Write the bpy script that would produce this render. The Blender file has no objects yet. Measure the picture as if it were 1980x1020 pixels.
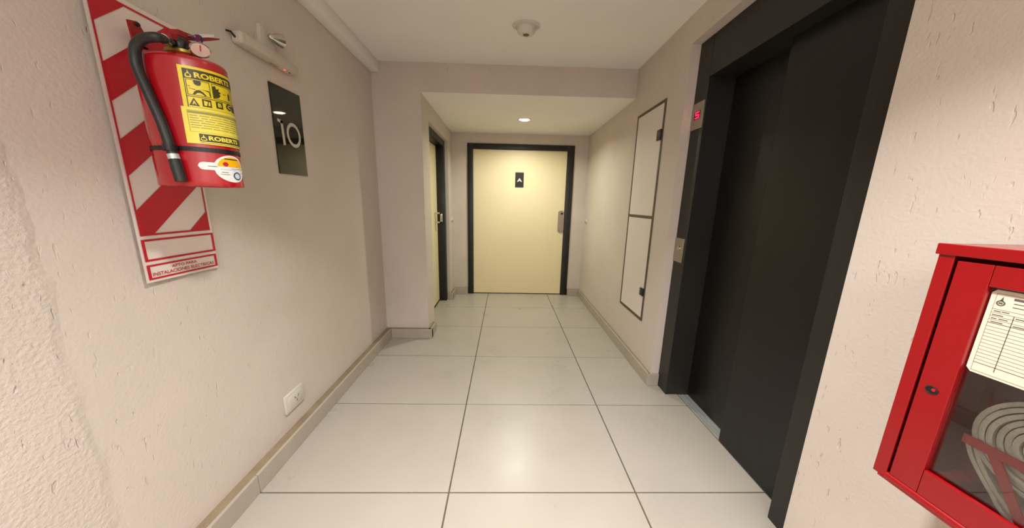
import bpy, bmesh, math, random
from mathutils import Matrix, Vector
random.seed(7)
S = bpy.context.scene
COL = S.collection

# ------------------------------------------------------------------ camera
R0 = (0.99956915, -0.01946818, 0.02196607)
R1 = (0.01764802, -0.19936209, -0.97976696)
R2 = (0.02345348, 0.97973249, -0.19893262)
cam = bpy.data.cameras.new('camera')
cam.sensor_fit = 'HORIZONTAL'; cam.sensor_width = 36.0
cam.lens = 578.479 * 36.0 / 1980.0
cam.clip_start = 0.01
camo = bpy.data.objects.new('camera', cam); COL.objects.link(camo)
camo.matrix_world = Matrix(((R0[0], -R1[0], -R2[0], 0), (R0[1], -R1[1], -R2[1], 0), (R0[2], -R1[2], -R2[2], 1.28), (0, 0, 0, 1)))
S.camera = camo

# ------------------------------------------------------------------ world, lights, exposure
w = bpy.data.worlds.new('dark_building'); S.world = w; w.use_nodes = True
w.node_tree.nodes['Background'].inputs[0].default_value = (0.9, 0.85, 0.8, 1)
w.node_tree.nodes['Background'].inputs[1].default_value = 0.0
S.view_settings.view_transform = 'Standard'; S.view_settings.look = 'None'
S.view_settings.exposure = 0.08; S.view_settings.gamma = 1.0; S.view_settings.use_curve_mapping = False


def lamp(name, loc, size, power, col, spread):
    l = bpy.data.lights.new(name, 'AREA'); l.shape = 'DISK'; l.size = size
    l.energy = power; l.color = col; l.spread = math.radians(spread)
    o = bpy.data.objects.new(name, l); COL.objects.link(o); o.location = loc
    return o


MAIN = (0.12, 0.55)
ALC = (0.1813, 3.4557)
REAR_FILL = (0.0, -1.65)
lamp('corridor_lamp', (MAIN[0], MAIN[1], 2.362), 0.13, 25.5, (1.0, 0.965, 0.94), 104)
pl_ = lamp('rear_fill_lamp', (REAR_FILL[0], REAR_FILL[1], 2.355), 1.4, 66.0, (0.97, 0.98, 1.0), 178)  # added fill light behind the viewer, lifts walls and ceiling
pl_.data.shape = 'RECTANGLE'; pl_.data.size_y = 1.6
lamp('alcove_lamp', (ALC[0], ALC[1], 2.146), 0.07, 15.5, (0.97, 0.98, 0.81), 155)

# ------------------------------------------------------------------ dimensions
XL, XR = -1.1184, 1.0743
XLb, XRb = -1.064, 1.0464
Xbm = -1.0513
Xp = -0.7215
Yp, Yb = 2.715, 4.145
Zc, Zs, Zb = 2.3834, 2.1624, 0.0901
Ye, Yf = 1.9572, 0.8944
XF = 1.131
YN = -2.6
TOP = 2.50


# ------------------------------------------------------------------ materials
def lin(c):
    return tuple(((v / 255.0) / 12.92 if v / 255.0 <= 0.04045 else ((v / 255.0 + 0.055) / 1.055) ** 2.4) for v in c)


def mat(name, rgb, rough=0.5, metal=0.0, spec=0.5, coat=0.0, var=0.0, vscale=6.0, bump=0.0, bscale=80.0, stretch=(1, 1, 1), rvar=0.0):
    m = bpy.data.materials.new(name); m.use_nodes = True
    nt = m.node_tree; b = nt.nodes['Principled BSDF']
    c = lin(rgb)
    b.inputs['Base Color'].default_value = (*c, 1)
    b.inputs['Roughness'].default_value = rough
    b.inputs['Metallic'].default_value = metal
    b.inputs['Specular IOR Level'].default_value = spec
    b.inputs['Coat Weight'].default_value = coat
    b.inputs['Coat Roughness'].default_value = 0.08
    tc = nt.nodes.new('ShaderNodeTexCoord')
    mp = nt.nodes.new('ShaderNodeMapping'); mp.inputs['Scale'].default_value = stretch
    nt.links.new(tc.outputs['Object'], mp.inputs['Vector'])
    if var > 0 or rvar > 0:
        n = nt.nodes.new('ShaderNodeTexNoise'); n.inputs['Scale'].default_value = vscale; n.inputs['Detail'].default_value = 5
        nt.links.new(mp.outputs[0], n.inputs['Vector'])
        if var > 0:
            r = nt.nodes.new('ShaderNodeValToRGB')
            r.color_ramp.elements[0].position = 0.3; r.color_ramp.elements[1].position = 0.7
            r.color_ramp.elements[0].color = (*[v * (1 - var) for v in c], 1)
            r.color_ramp.elements[1].color = (*[min(1, v * (1 + var)) for v in c], 1)
            nt.links.new(n.outputs['Fac'], r.inputs[0]); nt.links.new(r.outputs[0], b.inputs['Base Color'])
        if rvar > 0:
            mr = nt.nodes.new('ShaderNodeMapRange')
            mr.inputs['From Min'].default_value = 0.3; mr.inputs['From Max'].default_value = 0.7
            mr.inputs['To Min'].default_value = rough - rvar; mr.inputs['To Max'].default_value = rough + rvar
            nt.links.new(n.outputs['Fac'], mr.inputs['Value']); nt.links.new(mr.outputs[0], b.inputs['Roughness'])
    if bump > 0:
        n2 = nt.nodes.new('ShaderNodeTexNoise'); n2.inputs['Scale'].default_value = bscale; n2.inputs['Detail'].default_value = 4
        nt.links.new(mp.outputs[0], n2.inputs['Vector'])
        bp = nt.nodes.new('ShaderNodeBump'); bp.inputs['Strength'].default_value = bump; bp.inputs['Distance'].default_value = 0.004
        nt.links.new(n2.outputs['Fac'], bp.inputs['Height']); nt.links.new(bp.outputs[0], b.inputs['Normal'])
    return m


def plaster(name, rgb, gouge=0.25, near_y=None, fine=0.35):
    """trowelled plaster: fine grain, and short upright gouges (stronger on the raw strip nearer than near_y)"""
    m = bpy.data.materials.new(name); m.use_nodes = True
    nt = m.node_tree; N = nt.nodes; L = nt.links; b = N['Principled BSDF']
    c = lin(rgb)
    b.inputs['Roughness'].default_value = 0.75; b.inputs['Specular IOR Level'].default_value = 0.25
    tc = N.new('ShaderNodeTexCoord')
    # soft patches of colour (dirt, old repairs)
    n0 = N.new('ShaderNodeTexNoise'); n0.inputs['Scale'].default_value = 2.2; n0.inputs['Detail'].default_value = 6
    L.new(tc.outputs['Object'], n0.inputs['Vector'])
    r0 = N.new('ShaderNodeValToRGB'); r0.color_ramp.elements[0].position = 0.32; r0.color_ramp.elements[1].position = 0.68
    r0.color_ramp.elements[0].color = (c[0] * 0.95, c[1] * 0.95, c[2] * 0.93, 1)
    r0.color_ramp.elements[1].color = (min(1, c[0] * 1.04), min(1, c[1] * 1.03), min(1, c[2] * 1.03), 1)
    L.new(n0.outputs['Fac'], r0.inputs[0])
    # gouges
    mp = N.new('ShaderNodeMapping'); mp.inputs['Scale'].default_value = (75, 75, 21)
    mp.inputs['Rotation'].default_value = (0.12, 0, 0)
    L.new(tc.outputs['Object'], mp.inputs['Vector'])
    nd = N.new('ShaderNodeTexNoise'); nd.inputs['Scale'].default_value = 1.0; nd.inputs['Detail'].default_value = 2.5; nd.inputs['Roughness'].default_value = 0.5
    nd.inputs['Distortion'].default_value = 0.25
    L.new(mp.outputs[0], nd.inputs['Vector'])
    g = N.new('ShaderNodeMapRange'); g.inputs['From Min'].default_value = 0.66; g.inputs['From Max'].default_value = 0.72
    L.new(nd.outputs['Fac'], g.inputs['Value'])
    # where gouges gather
    n3 = N.new('ShaderNodeTexNoise'); n3.inputs['Scale'].default_value = 7.0
    L.new(tc.outputs['Object'], n3.inputs['Vector'])
    g3 = N.new('ShaderNodeMapRange'); g3.inputs['From Min'].default_value = 0.4; g3.inputs['From Max'].default_value = 0.62
    L.new(n3.outputs['Fac'], g3.inputs['Value'])
    gm = N.new('ShaderNodeMath'); gm.operation = 'MULTIPLY'
    L.new(g.outputs[0], gm.inputs[0]); L.new(g3.outputs[0], gm.inputs[1])
    amt = N.new('ShaderNodeMath'); amt.operation = 'MULTIPLY'; amt.inputs[1].default_value = gouge
    L.new(gm.outputs[0], amt.inputs[0])
    grain = N.new('ShaderNodeTexNoise'); grain.inputs['Scale'].default_value = 95; grain.inputs['Detail'].default_value = 5
    L.new(tc.outputs['Object'], grain.inputs['Vector'])
    gr = N.new('ShaderNodeMath'); gr.operation = 'MULTIPLY'; gr.inputs[1].default_value = fine
    L.new(grain.outputs['Fac'], gr.inputs[0])
    if near_y is not None:
        sx = N.new('ShaderNodeSeparateXYZ'); L.new(tc.outputs['Object'], sx.inputs[0])
        wob = N.new('ShaderNodeTexNoise'); wob.inputs['Scale'].default_value = 9
        L.new(tc.outputs['Object'], wob.inputs['Vector'])
        ad = N.new('ShaderNodeMath'); ad.operation = 'MULTIPLY_ADD'; ad.inputs[1].default_value = 0.07
        L.new(wob.outputs['Fac'], ad.inputs[0]); L.new(sx.outputs['Y'], ad.inputs[2])
        ms = N.new('ShaderNodeMapRange'); ms.inputs['From Min'].default_value = near_y + 0.045; ms.inputs['From Max'].default_value = near_y + 0.022
        L.new(ad.outputs[0], ms.inputs['Value'])
        k = N.new('ShaderNodeMapRange'); k.inputs['To Min'].default_value = 1.0; k.inputs['To Max'].default_value = 3.0
        L.new(ms.outputs[0], k.inputs['Value'])
        k2 = N.new('ShaderNodeMath'); k2.operation = 'MULTIPLY'
        L.new(amt.outputs[0], k2.inputs[0]); L.new(k.outputs[0], k2.inputs[1]); amt = k2
        k3 = N.new('ShaderNodeMath'); k3.operation = 'MULTIPLY'
        L.new(gr.outputs[0], k3.inputs[0]); L.new(k.outputs[0], k3.inputs[1]); gr = k3
        st = N.new('ShaderNodeMath'); st.operation = 'MULTIPLY'; st.inputs[1].default_value = 0.5
        L.new(ms.outputs[0], st.inputs[0])
        s2 = N.new('ShaderNodeMath'); s2.operation = 'ADD'
        L.new(gr.outputs[0], s2.inputs[0]); L.new(st.outputs[0], s2.inputs[1]); gr = s2
    sub = N.new('ShaderNodeMath'); sub.operation = 'SUBTRACT'
    L.new(gr.outputs[0], sub.inputs[0]); L.new(amt.outputs[0], sub.inputs[1])
    bp = N.new('ShaderNodeBump'); bp.inputs['Strength'].default_value = 0.6; bp.inputs['Distance'].default_value = 0.006
    L.new(sub.outputs[0], bp.inputs['Height']); L.new(bp.outputs[0], b.inputs['Normal'])
    # dirt caught in gouges
    mx = N.new('ShaderNodeMix'); mx.data_type = 'RGBA'
    mm = N.new('ShaderNodeMath'); mm.operation = 'MULTIPLY'; mm.inputs[1].default_value = 0.08
    L.new(amt.outputs[0], mm.inputs[0]); mm.use_clamp = True
    L.new(mm.outputs[0], mx.inputs['Factor']); L.new(r0.outputs[0], mx.inputs['A'])
    mx.inputs['B'].default_value = (c[0] * 0.55, c[1] * 0.5, c[2] * 0.45, 1)
    L.new(mx.outputs['Result'], b.inputs['Base Color'])
    return m


WALLC = (207, 196, 186)
M = {}
M['wall'] = plaster('wall_plaster', WALLC, 0.8)
M['wall_l'] = plaster('wall_plaster_left', WALLC, 0.7, near_y=0.725)
M['ceil'] = mat('ceiling_paint', (240, 236, 231), 0.85, spec=0.2, var=0.02, vscale=3, bump=0.12, bscale=60)
M['tile'] = mat('porcelain_tile', (172, 165, 154), 0.31, spec=0.35, var=0.035, vscale=3.5, rvar=0.05, bump=0.02, bscale=40)
M['grout'] = mat('tile_grout', (92, 82, 70), 0.9, var=0.15, vscale=20)
M['skirt'] = mat('skirting_tile', (172, 162, 148), 0.4, var=0.05, vscale=5)
M['mortar'] = mat('skirting_mortar', (140, 124, 100), 0.9, var=0.12, vscale=14)
M['black'] = mat('black_metal', (30, 29, 28), 0.38, spec=0.45, var=0.15, vscale=9, rvar=0.06)
M['liftpost'] = mat('dark_brushed_metal', (44, 42, 39), 0.42, metal=0.25, var=0.1, vscale=5, stretch=(30, 30, 1), rvar=0.05)
M['liftleaf'] = mat('black_satin_leaf', (15, 15, 13), 0.36, metal=0.0, var=0.08, vscale=4, stretch=(6, 6, 1), rvar=0.04)
M['alu'] = mat('aluminium', (198, 202, 196), 0.4, metal=0.5, var=0.08, vscale=12, stretch=(1, 0.1, 1))
M['steel'] = mat('brushed_steel', (176, 166, 150), 0.36, metal=0.85, var=0.06, vscale=20, stretch=(1, 1, 12))
M['chrome'] = mat('chrome', (205, 200, 192), 0.15, metal=1.0)
M['doorcream'] = mat('cream_door_laminate', (232, 218, 178), 0.45, var=0.02, vscale=2, bump=0.03, bscale=50)
M['white'] = mat('white_plastic', (205, 200, 188), 0.4, var=0.02)
M['whitefix'] = mat('off_white_plastic', (196, 184, 170), 0.45, var=0.02)
M['dark'] = mat('dark_plastic', (22, 20, 18), 0.4, var=0.1)
M['frameg'] = mat('grey_steel_frame', (88, 78, 66), 0.5, metal=0.3, var=0.12, vscale=10)
M['panelw'] = mat('panel_paint', (222, 212, 205), 0.55, var=0.02, vscale=4)
M['red'] = mat('red_enamel', (142, 1, 9), 0.3, coat=0.3, var=0.04, vscale=5)
M['redtank'] = mat('red_tank_enamel', (170, 14, 28), 0.25, coat=0.7, var=0.05, vscale=8)
M['redprint'] = mat('red_print', (186, 18, 40), 0.35, var=0.03)
M['whiteprint'] = mat('white_print_sheet', (226, 212, 204), 0.35, var=0.02, vscale=4)
M['yellow'] = mat('yellow_label', (236, 214, 40), 0.4, var=0.02)
M['paleyellow'] = mat('pale_yellow_label', (236, 220, 88), 0.4, var=0.02)
M['olive'] = mat('dark_olive_print', (62, 60, 20), 0.45, var=0.05)
M['greyprint'] = mat('grey_green_print', (150, 150, 70), 0.5, var=0.05)
M['sticker'] = mat('white_sticker', (230, 226, 220), 0.35, var=0.02)
M['amber'] = mat('amber_print', (240, 178, 14), 0.4, var=0.03)
M['blue'] = mat('blue_print', (40, 70, 110), 0.4, var=0.03)
M['paleblue'] = mat('pale_blue_print', (196, 214, 222), 0.4, var=0.03)
M['rubber'] = mat('black_rubber_hose', (34, 34, 32), 0.45, var=0.1, vscale=30, bump=0.1, bscale=150)
M['bluetag'] = mat('blue_seal_tag', (60, 58, 130), 0.35, var=0.05)
M['brass'] = mat('brass', (150, 130, 60), 0.35, metal=0.8, var=0.08)
M['gauge'] = mat('gauge_face', (212, 180, 165), 0.25, var=0.05)
M['plaque'] = mat('dark_green_acrylic', (34, 34, 27), 0.03, spec=0.5, coat=0.0, var=0.04)
M['numeral'] = mat('satin_silver_print', (188, 182, 166), 0.4, var=0.02)
M['paper'] = mat('form_paper', (222, 206, 186), 0.6, var=0.02, vscale=8)
M['ink'] = mat('grey_ink', (92, 84, 80), 0.6, var=0.05)
M['hose'] = mat('canvas_hose', (176, 166, 150), 0.8, var=0.08, vscale=30, bump=0.4, bscale=220)
M['cabin'] = mat('red_cabinet_inside', (120, 20, 22), 0.5, var=0.06)


def emis(name, rgb, strength):
    m = bpy.data.materials.new(name); m.use_nodes = True
    nt = m.node_tree; b = nt.nodes['Principled BSDF']
    b.inputs['Base Color'].default_value = (*lin(rgb), 1)
    b.inputs['Emission Color'].default_value = (*lin(rgb), 1)
    b.inputs['Emission Strength'].default_value = strength
    return m


M['lens'] = emis('lit_lamp_lens', (255, 240, 205), 22)
M['glow'] = emis('fill_sheet_glow', (245, 245, 250), 1.2)  # glow of the added panel behind the viewer
M['ledred'] = emis('lit_red_led', (255, 40, 30), 6)
M['digit'] = emis('lit_red_digit', (255, 20, 70), 4)
mg = bpy.data.materials.new('clear_glass'); mg.use_nodes = True
_b = mg.node_tree.nodes['Principled BSDF']
_b.inputs['Base Color'].default_value = (0.95, 0.97, 0.96, 1); _b.inputs['Roughness'].default_value = 0.02
_b.inputs['Transmission Weight'].default_value = 1.0; _b.inputs['IOR'].default_value = 1.6
M['glass'] = mg


# ------------------------------------------------------------------ mesh helpers
class MB:
    def __init__(s):
        s.v = []; s.f = []; s.mi = []

    def add(s, vs, fs, mi=0):
        o = len(s.v); s.v += [tuple(v) for v in vs]
        for f in fs:
            s.f.append([i + o for i in f]); s.mi.append(mi)
        return s

    def frombm(s, bm, mi=0):
        bm.verts.index_update()
        s.add([v.co[:] for v in bm.verts], [[v.index for v in f.verts] for f in bm.faces], mi); bm.free(); return s

    def box(s, a, b, bev=0.0, mi=0, seg=2):
        bm = bmesh.new(); bmesh.ops.create_cube(bm, size=1)
        lo = [min(a[i], b[i]) for i in range(3)]; hi = [max(a[i], b[i]) for i in range(3)]
        for v in bm.verts:
            v.co = Vector([(lo[i] + hi[i]) / 2 + v.co[i] * (hi[i] - lo[i]) for i in range(3)])
        if bev > 0:
            bmesh.ops.bevel(bm, geom=bm.edges[:], offset=bev, segments=seg, affect='EDGES', profile=0.5)
        return s.frombm(bm, mi)

    def prism(s, pts, off, mi=0):
        """closed 3D polygon pts extruded by vector off"""
        n = len(pts); off = Vector(off)
        top = [tuple(Vector(p) + off) for p in pts]
        fs = [list(range(n))[::-1], list(range(n, 2 * n))] + [[i, (i + 1) % n, n + (i + 1) % n, n + i] for i in range(n)]
        return s.add(list(pts) + top, fs, mi)

    def lathe(s, prof, c, axis='z', sx=1.0, sy=1.0, n=48, mi=0, cap=True):
        """prof: list of (radius, height); c: centre; axis z (sx, sy scale the two radii) / x / y"""
        vs = []; fs = []
        for r, h in prof:
            for i in range(n):
                a = 2 * math.pi * i / n; p, q = r * math.cos(a) * sx, r * math.sin(a) * sy
                vs.append((c[0] + p, c[1] + q, c[2] + h) if axis == 'z' else (c[0] + h, c[1] + p, c[2] + q) if axis == 'x' else (c[0] + p, c[1] + h, c[2] + q))
        for k in range(len(prof) - 1):
            for i in range(n):
                j = (i + 1) % n; fs.append([k * n + i, k * n + j, (k + 1) * n + j, (k + 1) * n + i])
        if cap:
            fs.append(list(range(n))[::-1]); fs.append(list(range((len(prof) - 1) * n, len(prof) * n)))
        return s.add(vs, fs, mi)

    def tube(s, path, r, n=12, mi=0, closed=False):
        P = [Vector(p) for p in path]; rs = r if isinstance(r, (list, tuple)) else [r] * len(P)
        vs = []; fs = []; up = None
        for i, p in enumerate(P):
            a = P[(i - 1) % len(P)] if (i > 0 or closed) else p; b = P[(i + 1) % len(P)] if (i < len(P) - 1 or closed) else p
            t = (b - a).normalized()
            if up is None:
                up = Vector((0, 0, 1)) if abs(t.z) < 0.9 else Vector((1, 0, 0))
            u = (up - t * up.dot(t)).normalized(); v = t.cross(u); up = u
            for k in range(n):
                an = 2 * math.pi * k / n
                vs.append(tuple(p + u * (rs[i] * math.cos(an)) + v * (rs[i] * math.sin(an))))
        m = len(P)
        for i in range(m if closed else m - 1):
            for k in range(n):
                j = (i + 1) % m; l = (k + 1) % n
                fs.append([i * n + k, i * n + l, j * n + l, j * n + k])
        if not closed:
            fs.append(list(range(n))[::-1]); fs.append(list(range((m - 1) * n, m * n)))
        return s.add(vs, fs, mi)

    def build(s, name, mats, parent=None, smooth=False, angle=40):
        me = bpy.data.meshes.new(name)
        off = Vector((0, 0, 0))
        q = parent
        while q is not None:
            off += q.location; q = q.parent
        me.from_pydata([tuple(Vector(v) - off) for v in s.v], [], s.f)
        mats = mats if isinstance(mats, (list, tuple)) else [mats]
        for m in mats:
            me.materials.append(M[m])
        for p, i in zip(me.polygons, s.mi):
            p.material_index = i
        bm = bmesh.new(); bm.from_mesh(me); bmesh.ops.recalc_face_normals(bm, faces=bm.faces[:]); bm.to_mesh(me); bm.free()
        if smooth:
            me.polygons.foreach_set('use_smooth', [True] * len(me.polygons))
            me.set_sharp_from_angle(angle=math.radians(angle))
        o = bpy.data.objects.new(name, me); COL.objects.link(o)
        if parent:
            o.parent = parent
        return o


def spline(pts, sub=8):
    P = [Vector(p) for p in pts]; out = []
    for i in range(len(P) - 1):
        a = P[max(i - 1, 0)]; b = P[i]; c = P[i + 1]; d = P[min(i + 2, len(P) - 1)]
        for k in range(sub):
            t = k / sub
            out.append(0.5 * ((2 * b) + (c - a) * t + (2 * a - 5 * b + 4 * c - d) * t * t + (3 * b - a - 3 * c + d) * t ** 3))
    out.append(P[-1]); return out


def empty(name, loc, label, cat, group=None):
    o = bpy.data.objects.new(name, None); COL.objects.link(o); o.location = loc
    o.empty_display_size = 0.05
    return tag(o, label, cat, group)


def tag(o, label, cat, group=None):
    o['label'] = label; o['category'] = cat
    if group:
        o['group'] = group
    return o


def struct(o, label=None):
    o['kind'] = 'structure'
    if label:
        o['label'] = label
    return o


# flat print: 2D shapes mapped onto a real surface, a hair proud of it
def text2d(txt, bold=0.0, sx=1.0, shear=0.0):
    cu = bpy.data.curves.new('lettering_source', 'FONT'); cu.body = txt; cu.size = 1.0; cu.offset = bold; cu.shear = shear; cu.resolution_u = 3
    o = bpy.data.objects.new('lettering_source', cu); COL.objects.link(o)
    dg = bpy.context.evaluated_depsgraph_get(); dg.update()
    me = o.evaluated_get(dg).to_mesh()
    vs = [(v.co.x, v.co.y) for v in me.vertices]; fs = [list(p.vertices) for p in me.polygons]
    o.evaluated_get(dg).to_mesh_clear()
    bpy.data.objects.remove(o); bpy.data.curves.remove(cu)
    return vs, fs


def fit_text(txt, u0, u1, v0, v1, bold=0.0, shear=0.0):
    vs, fs = text2d(txt, bold, shear=shear)
    x0 = min(v[0] for v in vs); x1 = max(v[0] for v in vs); y0 = min(v[1] for v in vs); y1 = max(v[1] for v in vs)
    return [(u0 + (v[0] - x0) / (x1 - x0) * (u1 - u0), v0 + (v[1] - y0) / (y1 - y0) * (v1 - v0)) for v in vs], fs


class Print:
    """collects 2D shapes; fn(u, v, h) maps to the world"""
    def __init__(s, fn):
        s.fn = fn; s.m = MB()

    def poly(s, pts, h, mi=0, grid=0):
        s.m.add([s.fn(u, v, h) for u, v in pts], [list(range(len(pts)))], mi); return s

    def rect(s, u0, u1, v0, v1, h, mi=0, nu=1):
        vs = []; fs = []
        for i in range(nu + 1):
            u = u0 + (u1 - u0) * i / nu
            vs += [s.fn(u, v0, h), s.fn(u, v1, h)]
        for i in range(nu):
            fs.append([2 * i, 2 * i + 2, 2 * i + 3, 2 * i + 1])
        s.m.add(vs, fs, mi); return s

    def frame(s, u0, u1, v0, v1, tu, tv, h, mi=0, nu=1):
        s.rect(u0, u1, v0, v0 + tv, h, mi, nu); s.rect(u0, u1, v1 - tv, v1, h, mi, nu)
        s.rect(u0, u0 + tu, v0 + tv, v1 - tv, h, mi); s.rect(u1 - tu, u1, v0 + tv, v1 - tv, h, mi); return s

    def text(s, txt, u0, u1, v0, v1, h, mi=0, bold=0.0, shear=0.0):
        vs, fs = fit_text(txt, u0, u1, v0, v1, bold, shear)
        s.m.add([s.fn(u, v, h) for u, v in vs], fs, mi); return s

    def ring(s, u, v, ru, rv, ri, h, mi=0, n=28):
        vs = []; fs = []
        for i in range(n):
            a = 2 * math.pi * i / n
            vs += [s.fn(u + ru * math.cos(a), v + rv * math.sin(a), h), s.fn(u + ru * ri * math.cos(a), v + rv * ri * math.sin(a), h)]
        for i in range(n):
            j = (i + 1) % n; fs.append([2 * i, 2 * j, 2 * j + 1, 2 * i + 1])
        s.m.add(vs, fs, mi); return s

    def disc(s, u, v, ru, rv, h, mi=0, n=28, a0=0.0, a1=360.0):
        pts = [(u + ru * math.cos(math.radians(a0 + (a1 - a0) * i / n)), v + rv * math.sin(math.radians(a0 + (a1 - a0) * i / n))) for i in range(n + (a1 - a0 < 359))]
        return s.poly(pts, h, mi)


def on_left(x):   # wall seen looking towards -X: u = Y, v = Z
    return lambda u, v, h: (x + h, u, v)


def on_right(x):  # wall seen looking towards +X: u = -Y
    return lambda u, v, h: (x - h, -u, v)


def on_far(y):
    return lambda u, v, h: (u, y - h, v)


def flame(P, u, v, wd, hg, h, mi):
    """the little pointed drop emblem, with an open inside"""
    P.poly([(u - wd * .5, v + hg * .12), (u - wd * .42, v + hg * .42), (u - wd * .1, v + hg * .62), (u, v + hg), (u + wd * .12, v + hg * .66), (u + wd * .42, v + hg * .42), (u + wd * .5, v + hg * .12), (u + wd * .3, v), (u - wd * .3, v)], h, mi)


# ------------------------------------------------------------------ the setting
# floor: grout bed and every tile
fl = MB().box((XL - 0.2, YN - 0.2, -0.08), (1.225, Yb + 0.15, -0.004)).build('floor', 'grout'); struct(fl, 'corridor floor of large pale porcelain tiles')
tx = [-1.112, -0.2343, 0.6141, 1.219]
ty = [-2.59, -2.54, -1.93, -1.32, -0.71, -0.10, 0.51, 1.1198, 1.7239, 2.341, 2.9624, 3.5641, 4.17]
gx, gy = 0.0034, 0.0031
for j in range(len(ty) - 1):
    for i in range(3):
        x0, x1, y0, y1 = tx[i] + gx, tx[i + 1] - gx, ty[j] + gy, ty[j + 1] - gy
        segs = [(x0, x1, y0, y1)]
        if i == 0 and y1 > Yp:     # beside the pillar and in the alcove
            segs = [(x0, x1, y0, Yp)] if y0 < Yp else []
            segs += [(Xp - 0.15 if y0 > 2.96 else Xp, x1, max(y0, Yp if y0 < Yp else y0), y1)]
            if y0 < Yp:
                segs = [(x0, x1, y0, Yp), (Xp, x1, Yp, y1)]
        m = MB()
        if len(segs) == 2:          # L-shaped tile cut round the pillar
            dz = 0.0
            m.prism([(x0, y0, -0.012), (x1, y0, -0.012), (x1, y1, -0.012), (Xp, y1, -0.012), (Xp, Yp, -0.012), (x0, Yp, -0.012)], (0, 0, 0.012))
        else:
            a = segs[0]; m.box((a[0], a[2], -0.012), (a[1], a[3], random.uniform(-0.0004, 0.0)), 0.0012, seg=1)
        o = m.build('tile', 'tile', fl)

# walls
wl = MB().box((XL - 0.15, YN, 0), (XL, Yp + 0.1, TOP)).build('wall_left', 'wall_l'); struct(wl, 'left plaster wall with a raw rough strip nearest the viewer')
pl = MB()
pl.box((XL, Yp, 0), (Xp, 2.955, Zs)).box((XL, 2.955, 2.0), (Xp, 3.875, Zs)).box((XL, 3.875, 0), (Xp, Yb + 0.1, Zs))
struct(pl.build('wall_pillar', 'wall'), 'plaster pillar and side wall of the door alcove')
li = MB(); li.box((XL, Yp, Zs + 0.0002), (XR, Yp + 0.13, TOP))
struct(li.build('wall_lintel', 'wall'), 'lintel above the alcove mouth')
ac = MB().box((Xp - 0.02, Yp + 0.0015, Zs), (XR, Yb + 0.1, Zs + 0.06)).build('ceiling.001', 'ceil'); struct(ac, 'lower ceiling of the alcove')
# far wall round the door
DL, DR, DT = -0.5187, 0.8916, 2.0352
wf = MB().box((XL, Yb, 0), (DL + 0.02, Yb + 0.15, Zs + 0.1)).box((DR - 0.02, Yb, 0), (XR + 0.1, Yb + 0.15, Zs + 0.1)).box((DL + 0.02, Yb, DT - 0.02), (DR - 0.02, Yb + 0.15, Zs + 0.1))
struct(wf.build('wall_far', 'wall'), 'end wall around the cream door')
wr = MB().box((XR, Ye, 0), (XR + 0.35, Yb, TOP)).box((XR, Yf, 2.2191), (XR + 0.35, Ye, TOP)).box((XR, YN, 0), (XR + 0.35, Yf, TOP))
struct(wr.build('wall_right', 'wall'), 'right plaster wall with the lift opening')
struct(MB().box((XL - 0.15, YN - 0.15, 0), (XR + 0.35, YN, TOP)).build('wall_near', 'wall'), 'wall behind the viewer')
struct(MB().box((XL - 0.1, YN - 0.1, Zc), (XR + 0.3, Yp + 0.05, Zc + 0.12)).build('ceiling', 'ceil'), 'corridor ceiling')
bm_ = MB().box((XL, YN, 2.2979), (Xbm, Yp, Zc), 0.006).build('trim_1', 'ceil', smooth=True); struct(bm_, 'boxed beam along the top of the left wall')


# skirtings: mortar bed and separate tiles
def skirting(name, runs, label):
    root = None
    for (a, b, y0, y1, axis, cuts, face) in runs:
        m = MB()
        if axis == 'y':
            m.box((a, y0, 0), (b - 0.004 if face > 0 else b, y1, Zb - 0.003)) if face > 0 else m.box((a + 0.004, y0, 0), (b, y1, Zb - 0.003))
        else:
            m.box((a, y0 + 0.004, 0), (b, y1, Zb - 0.003))
        if root is None:
            root = struct(m.build(name, 'mortar'), label)
        else:
            m.build('mortar_bed', 'mortar', root)
        e = sorted([c for c in cuts])
        for k in range(len(e) - 1):
            t = MB(); g = 0.0012
            if axis == 'y':
                t.box((b - 0.014, e[k] + g, 0.0005), (b, e[k + 1] - g, Zb), 0.002) if face > 0 else t.box((a, e[k] + g, 0.0005), (a + 0.014, e[k + 1] - g, Zb), 0.002)
            else:
                t.box((e[k] + g, y0, 0.0005), (e[k + 1] - g, y0 + 0.014, Zb), 0.002)
            t.build('skirting_tile', 'skirt', root)
    return root


skirting('baseboard_left', [(XL, XLb, YN, Yp, 'y', [YN, -1.93, -1.32, -0.71, -0.10, 0.51, 1.1198, 1.7239, 2.341, Yp - 0.04], 1),
                            (XLb, -0.683, Yp - 0.045, Yp, 'x', [XLb, -0.683], 1),
                            (Xp, -0.683, Yp - 0.03, 2.872, 'y', [Yp - 0.031, 2.872], 1)], 'tiled skirting of the left wall and pillar')
skirting('baseboard_right', [(XRb, XR, Ye - 0.017, Yb, 'y', [Ye - 0.017, 2.341, 2.9624, 3.5641, Yb - 0.05], -1), (XRb + 0.0005, XF - 0.001, Ye - 0.018, Ye, 'x', [XRb + 0.0005, XF - 0.001], 1), (XRb, XR, YN, Yf, 'y', [YN, -0.71, -0.10, 0.51, Yf], -1)], 'tiled skirting of the right wall')
skirting('baseboard_far', [(Xp, DL - 0.003, Yb - 0.055, Yb, 'x', [Xp, DL - 0.003], 1), (DR + 0.003, XRb, Yb - 0.055, Yb, 'x', [DR + 0.003, XRb], 1), (-0.76, -0.683, 3.84, 3.875, 'x', [-0.76, -0.683], 1), (Xp, -0.683, 3.86, Yb - 0.05, 'y', [3.856, Yb - 0.056], 1)], 'tiled skirting beside the far doors')

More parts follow.
